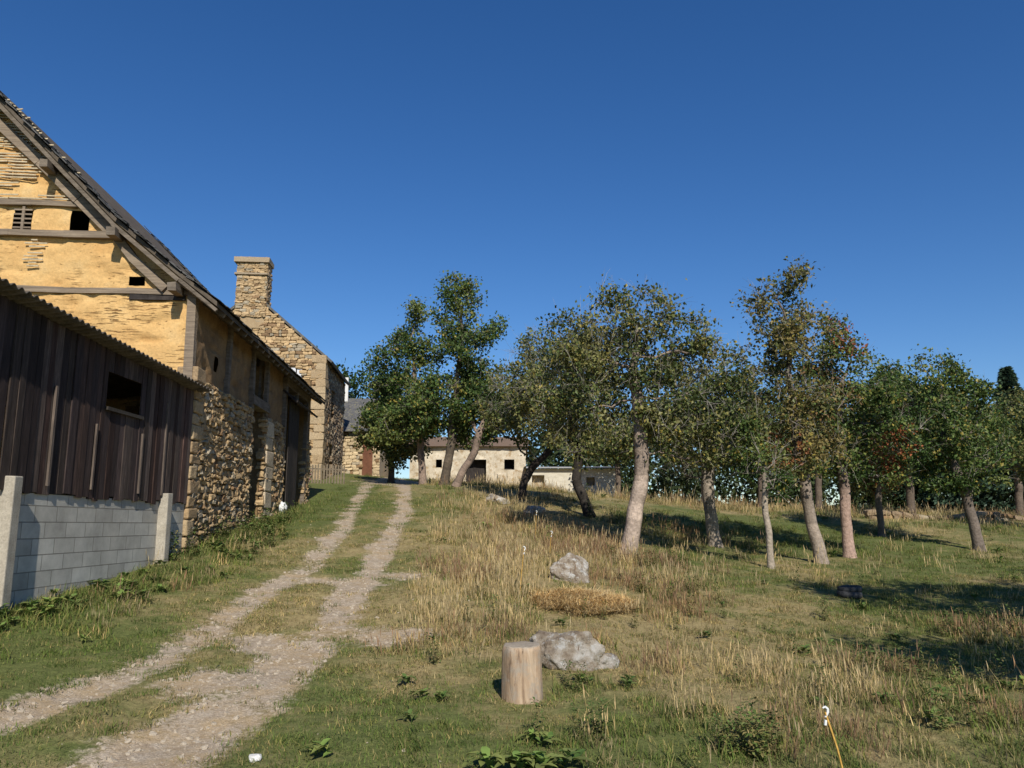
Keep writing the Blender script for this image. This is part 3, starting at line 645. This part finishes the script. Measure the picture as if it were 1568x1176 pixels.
P_OL=[(.042,.058,.018),(.072,.095,.028),(.11,.125,.04),(.165,.155,.055)]
P_GR=[(.036,.062,.016),(.056,.092,.022),(.082,.12,.031),(.13,.15,.042)]
P_BR=[(.055,.065,.02),(.085,.095,.03),(.13,.125,.04),(.18,.14,.05)]
WH=(.55,.43,.34)
tot=0
tot+=tree('apple_tree',2.74,19.5,[(0,0),(.15,.7),(.3,1.45),(.44,2.4),(.36,3.6),(.3,4.6),(.4,5.4)],[(0,5.0,1.3),(1.5,4.8,1.3),(2.3,3.7,1.1,1.2),(-.9,5.1,1.0),(-1.2,3.8,1.1),(0,3.5,1.0),(1.3,3.5,1.2),(.6,5.7,.9),(-.3,6,.6),(2.6,2.8,.8,.9),(-1.0,2.9,.7),(1.6,2.7,.8,.6)],.21,42,.085,9,P_OL,4,(.36,.28,.22),WH)
tot+=tree('apple_tree',2.5,26,[(0,0),(-.2,.6),(-.4,1.2),(-.38,2.1),(-.5,3.2)],[(-.7,4.0,1.4),(0,5.2,1.2),(-1.3,4.8,1.1),(-1.1,3.1,1.1),(.6,3.2,1.0),(-2.0,3.9,.9)],.17,32,.10,7,P_OL,5,(.05,.042,.035))
tot+=tree('apple_tree',.3,29,[(0,0),(.15,.7),(.55,1.3),(1.1,1.9),(1.1,2.6)],[(.4,4.8,1.1),(0,3.5,1.3),(1.2,3.2,1.1),(.7,5.5,.8),(-.5,3.1,1.0),(1.6,4.2,.9),(-.6,4.2,.8)],.15,32,.10,7,P_OL,5,(.07,.055,.045))
tot+=tree('pear_tree',-2.87,34,[(0,0),(.2,1.3),(.45,3.4),(.6,5.5),(.7,7.6)],[(.7,8.7,.8,.8),(.1,7.4,.9,.8),(1.7,6.7,.95,.8),(.6,5.9,1.1,.9),(.8,4.4,1.6,1.2),(-.5,3.3,1.3),(1.7,3.2,1.3),(.5,2.9,1.2),(.1,8.2,.5)],.2,42,.12,6,P_GR,2,(.14,.11,.08),spread=.24,gap=-.15)
tot+=tree('apple_tree',-2.3,33,[(0,0),(.35,.8),(.8,1.5),(1.0,2.4)],[(1.4,3.0,1.2,1.0),(.6,3.4,1.1),(2,2.7,.8)],.17,38,.12,6,P_GR,1,(.3,.22,.17))
tot+=tree('pear_tree',-3.9,35.5,[(0,0),(-.1,1.4),(-.3,3.4),(-.5,5.4),(-.7,6.6)],[(-.7,7.4,.85,.9),(-1.5,5.7,.85,.8),(.2,5.9,.8,.8),(-1.4,3.9,1.3,1.1),(-.2,3.6,1.2,1.0),(0,2.7,1.0),(-2.2,5,.6),(-1.6,2.8,1.0),(-.6,6.4,.8)],.17,40,.12,6,P_GR,2,(.3,.22,.17),spread=.24,gap=-.15)
tot+=tree('elder_tree',-5.7,38,[(0,0),(0,1.0),(.1,2)],[(-.4,2.9,1.3),(.4,2.0,1.3),(-.8,2.3,1.0),(.1,4.0,1.1)],.16,44,.13,6,P_OL,0,(.1,.08,.06),spread=.25)
tot+=tree('apple_tree',5.97,24,[(0,0),(-.1,1.),(-.15,1.9),(0,2.8)],[(-.2,3.4,1.3),(.9,3.7,1.1),(-1.1,3.7,1.1),(.2,4.7,1.1),(1.3,2.9,.9),(-1,2.8,.8)],.2,19,.09,8,P_OL,8,(.32,.27,.22),(.40,.33,.26))
tot+=tree('young_apple_tree',6.0,19,[(0,0),(-.05,1.3),(-.05,2.2)],[(0,2.3,.55,.8),(-.2,2.9,.5,.5),(.25,1.8,.4,.4)],.085,38,.07,24,P_GR,2,(.3,.25,.19),(.42,.35,.27),step=.16,spread=.13)
tot+=tree('apple_tree',7.92,21,[(0,0),(-.1,.7),(-.22,1.4),(-.4,2.8),(-.55,5.0),(-.4,6.3)],[(-.1,7.5,.85,.55),(-.8,6.7,1.0,.7),(0,6.1,1.0,.8),(-1.2,5.5,.9,.8),(-.5,4.6,1.2,.9),(-1.2,3.6,.9,.8),(-.1,3.4,1.0,.8),(-.7,2.7,.8,.7)],.17,40,.09,9,P_BR,3,(.2,.16,.13),(.36,.29,.23),redz=[(-1.0,2.9,.5,(.3,.12,.05))],gap=-.18)
tot+=tree('apple_tree',9.27,22.5,[(0,0),(-.03,1.9),(0,3.6),(.1,5)],[(0,5.8,.9,.8),(.7,5.1,1.1,.9),(-.2,4.1,1.1,1.0),(1.1,4.1,1.1),(.2,2.9,1.1,.9),(1.6,3.1,.9),(-.9,4.9,.7)],.17,44,.09,9,P_GR,2,(.2,.16,.13),(.48,.33,.26),redz=[(.3,6.3,.7,(.3,.10,.05)),(-.6,4.6,.9,(.25,.15,.06)),(1.3,3.0,.6,(.35,.12,.05))])
tot+=tree('apple_tree',13.15,29,[(0,0),(0,1.3),(.1,2.3)],[(.1,2.5,1.1),(.7,3.4,1.2),(-.5,3.2,1.1),(.9,4.4,1.1),(0,4.6,1.1)],.13,38,.11,7,P_BR,1,(.2,.16,.13),redz=[(.5,2.3,.8,(.34,.10,.03))])
tot+=tree('apple_tree',14.85,26,[(0,0),(-.1,.9),(-.25,1.8),(-.7,3.3)],[(-1,5.5,1.05,.8),(-.1,5.2,.9,.7),(-1,4.1,1.2),(.1,3.7,1.0),(-.8,2.8,1.0,.8),(.1,2.7,.8)],.18,42,.10,8,P_GR,2,(.2,.16,.13))
tot+=tree('apple_tree',17.7,36,[(0,0),(0,1.4),(0,2.8)],[(-.3,5.4,1.3),(.4,3.9,1.6),(-.7,2.7,1.3),(-1.3,4.6,1.1),(1.3,3,1.2)],.2,38,.14,5,P_GR,0,spread=.26)
tot+=tree('apple_tree',20.5,31,[(0,0),(0,1.4),(0,2.4)],[(-.3,3.2,1.2),(.4,2.9,1.2),(0,4.0,1.0)],.16,34,.12,5,P_OL,1,spread=.24)
for (x,y,s,pl_) in ((9.0,38,1.0,P_OL),(12.6,41,1.2,P_GR),(23.5,42,1.25,P_GR),(17.0,45,1.25,P_OL),(27.5,44,1.25,P_OL),(5.6,43,.9,P_OL)):
    tot+=tree('apple_tree',x,y,[(0,0),(.1,1.2*s),(0,2.4*s)],[(0,3.9*s,1.3*s),(1.1*s,3.1*s,1.2*s),(-1.1*s,3.2*s,1.2*s),(.1,2.8*s,1.1*s),(.5*s,4.7*s,.8*s),(-.7*s,4.4*s,.8*s)],.17*s,32,.15,4,pl_,0,spread=.28,step=.32)
# orchard trees just outside the frame, casting the shadows at the right
tot+=tree('apple_tree',7.5,4.6,[(0,0),(0,1.5),(.1,3)],[(0,4,1.5,1.1),(1,4.7,1.2,1.0),(-.8,4.6,1.1,.9),(0,3.3,1.3,.8,1.5,.3)],.2,34,.10,5,P_OL,0,spread=.24)
tot+=tree('apple_tree',8.9,8.4,[(0,0),(0,2.5),(.1,5)],[(0,6,1.5,.8),(1,6.3,1.3,1.0),(-.9,6.2,1.0,.7),(.9,5.0,1.1,.8)],.2,34,.10,5,P_OL,0,spread=.24)
tot+=tree('apple_tree',11.2,10.6,[(0,0),(0,1.5),(.1,3)],[(0,4,1.7,1.2),(1,5,1.3,1.1),(-.8,4.6,1.1,.9),(.3,3.4,1.5,.9)],.2,34,.10,5,P_OL,0,spread=.24)
tot+=tree('apple_tree',15.2,13.6,[(0,0),(0,1.5),(.1,3)],[(0,4,1.7,1.2),(1,5,1.3,1.1),(-.8,4.6,1.1,.9),(.3,3.4,1.5,.9)],.2,34,.10,5,P_OL,0,spread=.24)
# distant foliage masses
def mass(name,items,leaf,cols,n):
    Vs=[];Cs=[]
    for (x,y,z,rx,ry,rz) in items:
        k=int(n*(rx*rz)); d=rng.normal(0,1,(k,3)); d/=np.linalg.norm(d,axis=1)[:,None]; lump=np.array([1+.35*mn.noise(Vector(q)*2.2+Vector((x,y,0))) for q in d])
        c=np.array([x,y,z])+d*np.array([rx,ry,rz])*(lump*rng.uniform(.7,1.05,k))[:,None]
        a=rng.normal(0,1,(k,3)); a/=np.linalg.norm(a,axis=1)[:,None]; b2=np.cross(a,rng.normal(0,1,(k,3))); b2/=np.linalg.norm(b2,axis=1)[:,None]
        L=leaf*rng.uniform(.5,1.3,k)[:,None]; Vs.append(np.stack([c-a*L*.5,c+b2*L*.3,c+a*L*.5,c-b2*L*.3],1).reshape(-1,3))
        tone=random.uniform(.75,1.25)
        Cs.append(np.repeat(np.array(cols)[rng.integers(0,len(cols),k)]*rng.uniform(.6,1.3,k)[:,None]*tone,4,axis=0))
    V=np.concatenate(Vs); return obj(name,mesh_u(name,V,np.arange(len(V)).reshape(-1,4),ML,False,np.concatenate(Cs)))
it=[]
for i in range(54):
    x=2+i*1.25+random.uniform(-.8,.8); y=62+random.uniform(-2,6); h=random.uniform(2.2,3.8)+max(0,(x-18))*.08; it.append((x,y,float(hz(np.array([x]),np.array([y]))[0])+h*.75,random.uniform(1.4,2.4),1.6,h))
mass('distant_woodland',it,.4,[(.032,.05,.02),(.05,.072,.028),(.07,.092,.035)],200)
it=[(-18+i*2.1,62+random.uniform(-2,2),10.6+random.uniform(-.6,.9),2.2,2,3.8) for i in range(6)]
mass('distant_woodland',it,.35,[(.06,.1,.03),(.045,.075,.025)],200)
def conifer(x,y,h,r):
    z0=H(x,y); root=empty('conifer_tree',(x,y,z0)); tubes([np.array([0,0,0]),np.array([0,0,h*.5]),np.array([0,0,h])],[-1,0,1],[.25,.15,.02],7,MBK,'trunk',root,lambda p,r:np.array([.1,.07,.05]))
    n=9000; t=rng.random(n)**.75; a=rng.uniform(0,6.283,n); ph=random.uniform(0,6); lay=.72+.33*np.sin(t*h*5+a*2+ph)+.22*np.sin(a*5+t*9+ph); rr=r*(1-t)**.85*np.clip(lay,.15,2)*rng.uniform(.35,1,n)**.5
    c=np.c_[rr*np.cos(a),rr*np.sin(a),.8+t*(h-.7)-rr*.35]; d=np.c_[np.cos(a),np.sin(a),-.4+rng.normal(0,.3,n)]; d/=np.linalg.norm(d,axis=1)[:,None]; s=np.cross(d,rng.normal(0,1,(n,3))); s/=np.linalg.norm(s,axis=1)[:,None]
    L=rng.uniform(.2,.5,n)[:,None]; V=np.stack([c,c+d*L*.5+s*L*.22,c+d*L,c+d*L*.5-s*L*.22],1).reshape(-1,3)
    cc=np.array([.04,.068,.04])*rng.uniform(.5,1.6,n)[:,None]; obj('needles',mesh_u('needles',V,np.arange(4*n).reshape(-1,4),ML,False,np.repeat(cc,4,axis=0)),root)
for x,y,h,r in ((37.0,59,10.8,3.6),(34.2,61,9.0,3.2),(42,62,9.5,2.8),(32.0,64,8.6,3.0),(45.5,64,11,3),(29.4,66,8.2,3.0),(49,63,9,3),(36.0,66,10.0,3.2)): conifer(x,y,h,r)
# ------------------------------------------------------------------ objects
import bmesh
def stump(x,y):
    bm=bmesh.new(); S=64; rows=14; R0=.185; Hh=.50; rings=[]
    for j in range(rows+1):
        z=Hh*j/rows; rg=[]
        for i in range(S):
            a=i/S*2*math.pi; q=Vector((math.cos(a),math.sin(a),z*1.2)); r=R0*(1+.06*mn.noise(q*1.5)+.03*mn.noise(Vector((math.cos(a)*6,math.sin(a)*6,z)))+.04*(1-j/rows))
            for ca,cw in ((-1.95,.06),(-2.6,.04),(-1.2,.04),(.4,.05)):
                dd=abs((a-6.283-ca+math.pi)%(2*math.pi)-math.pi); r-= .03*max(0,1-dd/cw)*(.3+.7*j/rows)
            if j==rows: r-=.012
            rg.append(bm.verts.new((r*math.cos(a),r*math.sin(a),z+(.02*mn.noise(q*3) if j==rows else 0))))
        rings.append(rg)
    for j in range(rows):
        for i in range(S): bm.faces.new((rings[j][i],rings[j][(i+1)%S],rings[j+1][(i+1)%S],rings[j+1][i]))
    prev=rings[-1]
    for f in (.93,.7,.4,.15):
        rg=[bm.verts.new((v.co.x*f,v.co.y*f,Hh+.006+.006*mn.noise(v.co*9*f))) for v in rings[-1]]
        for i in range(S): bm.faces.new((prev[i],prev[(i+1)%S],rg[(i+1)%S],rg[i]))
        prev=rg
    bm.faces.new(prev); me=bpy.data.meshes.new('log_stump'); bm.to_mesh(me); bm.free()
    for p in me.polygons: p.use_smooth=True
    m,nt,b=M('stump_wood',.85); v=coord(nt,(1,1,.12)); v2=coord(nt)
    c=ramp(nt,nz(nt,v,16,8,.7,.5),[(.32,(.17,.11,.07)),(.48,(.40,.28,.18)),(.68,(.55,.42,.29))]); c=mix(nt,ramp(nt,nz(nt,v2,6,6,.7),[(.49,0),(.62,.8)]),c,(.35,.30,.24))
    c=mix(nt,ramp(nt,nz(nt,coord(nt,(3,3,.5)),9,5),[(.6,0),(.66,.8)]),c,(.12,.08,.05))
    ge=nt.nodes.new('ShaderNodeNewGeometry'); sp=nt.nodes.new('ShaderNodeSeparateXYZ'); nt.links.new(ge.outputs['Normal'],sp.inputs[0])
    wv=nt.nodes.new('ShaderNodeTexWave'); wv.wave_type='RINGS'; wv.rings_direction='Z'; nt.links.new(v2,wv.inputs[0]); wv.inputs['Scale'].default_value=28; wv.inputs['Distortion'].default_value=2.5
    eg=ramp(nt,wv.outputs[0],[(0,(.27,.22,.16)),(1,(.42,.35,.26))]); eg=mix(nt,.5,eg,ramp(nt,nz(nt,v2,12,6),[(.3,(.25,.2,.15)),(.7,(.48,.41,.32))]))
    c=mix(nt,ramp(nt,sp.outputs[2],[(.6,0),(.85,1)]),c,eg); nt.links.new(c,b.inputs['Base Color']); bump(nt,b,nz(nt,v,30,8,.7),.8,.02)
    me.materials.append(m); o=obj('log_stump',me,None,(x,y,H(x,y)-.03)); o.rotation_euler=(.02,-.02,.3)
stump(.1,7.75)
mr,nt,b=M('boulder_mat',.9); v=coord(nt); c=ramp(nt,nz(nt,v,3.5,8,.7),[(.36,(.20,.145,.10)),(.48,(.38,.31,.23)),(.6,(.57,.52,.45))]); c=mix(nt,ramp(nt,nz(nt,v,9,6,.7),[(.53,0),(.62,.85)]),c,(.63,.61,.56)); c=mix(nt,ramp(nt,nz(nt,v,5,5),[(.58,0),(.68,.8)]),c,(.16,.13,.06))
nt.links.new(c,b.inputs['Base Color']); bump(nt,b,nz(nt,v,8,9,.75),1.,.10)
def boulder(x,y,s,seed,rz=0,up=.28):
    bm=bmesh.new(); bmesh.ops.create_icosphere(bm,subdivisions=5,radius=1)
    random.seed(seed); pls=[(Vector((random.gauss(0,1),random.gauss(0,1),random.gauss(.2,.8))).normalized(),random.uniform(.5,.8)) for _ in range(12)]
    for vv in bm.verts:
        p=vv.co.copy()
        for n_,d_ in pls:
            k=p.dot(n_)-d_
            if k>0: p-=n_*k*.95
        p+=p.normalized()*(.12*mn.noise(p*1.8+Vector((seed,0,0)))+.08*mn.noise(p*4.5)+.04*mn.noise(p*12)); vv.co=Vector((p.x*s[0],p.y*s[1],p.z*s[2]))
    me=bpy.data.meshes.new('boulder'); bm.to_mesh(me); bm.free(); me.materials.append(mr)
    for p in me.polygons: p.use_smooth=True
    o=obj('boulder',me,None,(x,y,H(x,y)+s[2]*up)); o.rotation_euler=(0,.2,rz)
boulder(.60,8.9,(.46,.40,.34),3,.2,.2); boulder(.98,14.1,(.48,.42,.36),11,.5,.25); boulder(.75,25,(.5,.4,.3),5); boulder(-.5,27.5,(.5,.4,.28),8); boulder(.95,8.85,(.18,.15,.13),21)
random.seed(5)
def torus(R,r,sx=40,sy=14,zs=1.4):
    V=[];F=[]
    for i in range(sx):
        for j in range(sy):
            a=i/sx*6.28319;b2=j/sy*6.28319; rr=R+r*math.cos(b2)*(1+.06*((i%2)*(math.cos(b2)>.5))); V.append((rr*math.cos(a),rr*math.sin(a),r*zs*math.sin(b2)))
            F.append((i*sy+j,((i+1)%sx)*sy+j,((i+1)%sx)*sy+(j+1)%sy,i*sy+(j+1)%sy))
    return V,F
V,F=torus(.18,.045); me=mesh_u('old_tyre',V,F,noisy('rubber',(.03,.03,.032),(.08,.08,.08),8,rough=.7),True)
o=obj('old_tyre',me,None,(6.33,15.5,H(6.33,15.5)+.06)); o.rotation_euler=(.06,.04,0)
V,F=torus(.18,.04); o2=obj('old_tyre',mesh_u('old_tyre',V,F,me.materials[0],True),None,(6.35,15.52,H(6.33,15.5)+.15)); o2.rotation_euler=(.02,-.05,0)
MY=noisy('stake_mat',(.5,.28,.06),(.65,.4,.1),9); MWt=noisy('insulator_mat',(.75,.75,.72),(.85,.85,.82),9,rough=.4)
def stake(x,y,h,lx,ly,mt,big=1.):
    z=H(x,y); r=empty('electric_fence_stake',(x,y,z))
    def tube(name,pts,rr,mat_): tubes([np.array(p) for p in pts],list(range(-1,len(pts)-1)),[q*big for q in rr],8,mat_,name,r,lambda p,q:np.array([1,1,1]))
    tube('rod',[(0,0,-.1),(lx*.5,ly*.5,h*.5),(lx,ly,h)],[.0065,.0065,.0065],mt)
    tube('insulator',[(lx,ly,h-.03),(lx+.016,ly,h),(lx+.018,ly,h+.02),(lx,ly,h+.036),(lx-.014,ly,h+.028)],[.008,.009,.008,.007,.005],MWt)
    tube('clip',[(lx-.005,ly,h-.08),(lx+.0,ly,h-.05)],[.010,.010],MWt)
stake(.1,12.2,.72,.08,0,MY); stake(.75,16.6,.55,.05,0,MY); stake(2.2,5.6,.44,-.11,.05,MY,1.2); stake(.6,21,.6,.03,0,MY)
P=_T*np.array([2.2,1.5,1.2])*.035+rng.normal(0,.006,(26,3)); obj('white_stone',mesh_u('white_stone',P,_F,noisy('white_stone_mat',(.5,.49,.45),(.75,.73,.7),9),False),None,(-1.8,6.0,H(-1.8,6.0)+.02))
f=empty('picket_fence'); mb=MB()
for i in range(14):
    x=-8.55+.11*i; y=33.5+.05*i; z=H(x,y); mb.box((x,y,z+.38),(.06,.02,.78+random.uniform(-.06,.06)),None,.006,(.20,.16,.11))
mb.beam((-8.6,33.53,H(-8.6,33.5)+.6),(-7.0,34.2,H(-7.0,34.2)+.6),.03,.06,(0,0,1),0,(.18,.14,.1)); mb.make('pickets',MW,f)
mass('flower_bush',[(-8.2,31.5,H(-8.2,31.5)+.6,.4,.4,.6)],.09,[(.05,.09,.03),(.6,.06,.18),(.55,.08,.2)],900)
bm=bmesh.new(); bmesh.ops.create_icosphere(bm,subdivisions=4,radius=1)
for vv in bm.verts:
    p=vv.co; q=1+.2*mn.noise(p*2)+.08*mn.noise(p*6); vv.co=Vector((p.x*.13*q,p.y*.16*q,p.z*.17*q))
me=bpy.data.meshes.new('white_sack'); bm.to_mesh(me); bm.free(); me.materials.append(noisy('sack_mat',(.6,.6,.58),(.78,.78,.75),5))
for p in me.polygons: p.use_smooth=True
obj('white_sack',me,None,(-6.4,22.6,H(-6.4,22.6)+.14))
wl=empty('dry_stone_wall'); 
def rw(P):
    x=15+P[:,0]; y=34.5+P[:,0]*.12+P[:,1]; return np.c_[x,y,P[:,2]+hz(x,y)-.22+.12*np.sin(x*1.3)]
stones('stones',0,18,0,.4,rw,MS,wl,1.4,(),.4,(.26,.19,.12))
# ------------------------------------------------------------------ light / world / camera
EL=math.radians(38); AZ=math.radians(12)
sv=Vector((math.sin(AZ)*math.cos(EL),-math.cos(AZ)*math.cos(EL),math.sin(EL)))
L=bpy.data.lights.new('sun','SUN'); L.energy=5.0; L.angle=math.radians(.5); L.color=(1,.95,.85)
so=bpy.data.objects.new('sun',L); link(so); so.rotation_euler=sv.to_track_quat('Z','Y').to_euler()
w=bpy.data.worlds.new('World'); scene.world=w; w.use_nodes=True; nt=w.node_tree; bg=nt.nodes['Background']; sk=nt.nodes.new('ShaderNodeTexSky'); sk.sky_type='NISHITA'; sk.sun_disc=False
sk.sun_elevation=EL; sk.sun_rotation=math.pi-AZ; sk.air_density=1.0; sk.dust_density=.05; sk.ozone_density=4.5; sk.altitude=100
hs=nt.nodes.new('ShaderNodeHueSaturation'); hs.inputs['Saturation'].default_value=1.24; hs.inputs['Hue'].default_value=.508; nt.links.new(sk.outputs[0],hs.inputs['Color'])
nt.links.new(hs.outputs[0],bg.inputs[0]); bg.inputs[1].default_value=.108
cam=bpy.data.cameras.new('camera'); cam.lens=28.2; cam.sensor_width=36; cam.clip_end=3000; cam.clip_start=.05
co=bpy.data.objects.new('camera',cam); link(co); co.location=(0,0,1.6); co.rotation_euler=(math.radians(100),0,0); scene.camera=co
scene.view_settings.view_transform='Standard'; scene.view_settings.look='None'; scene.view_settings.exposure=0
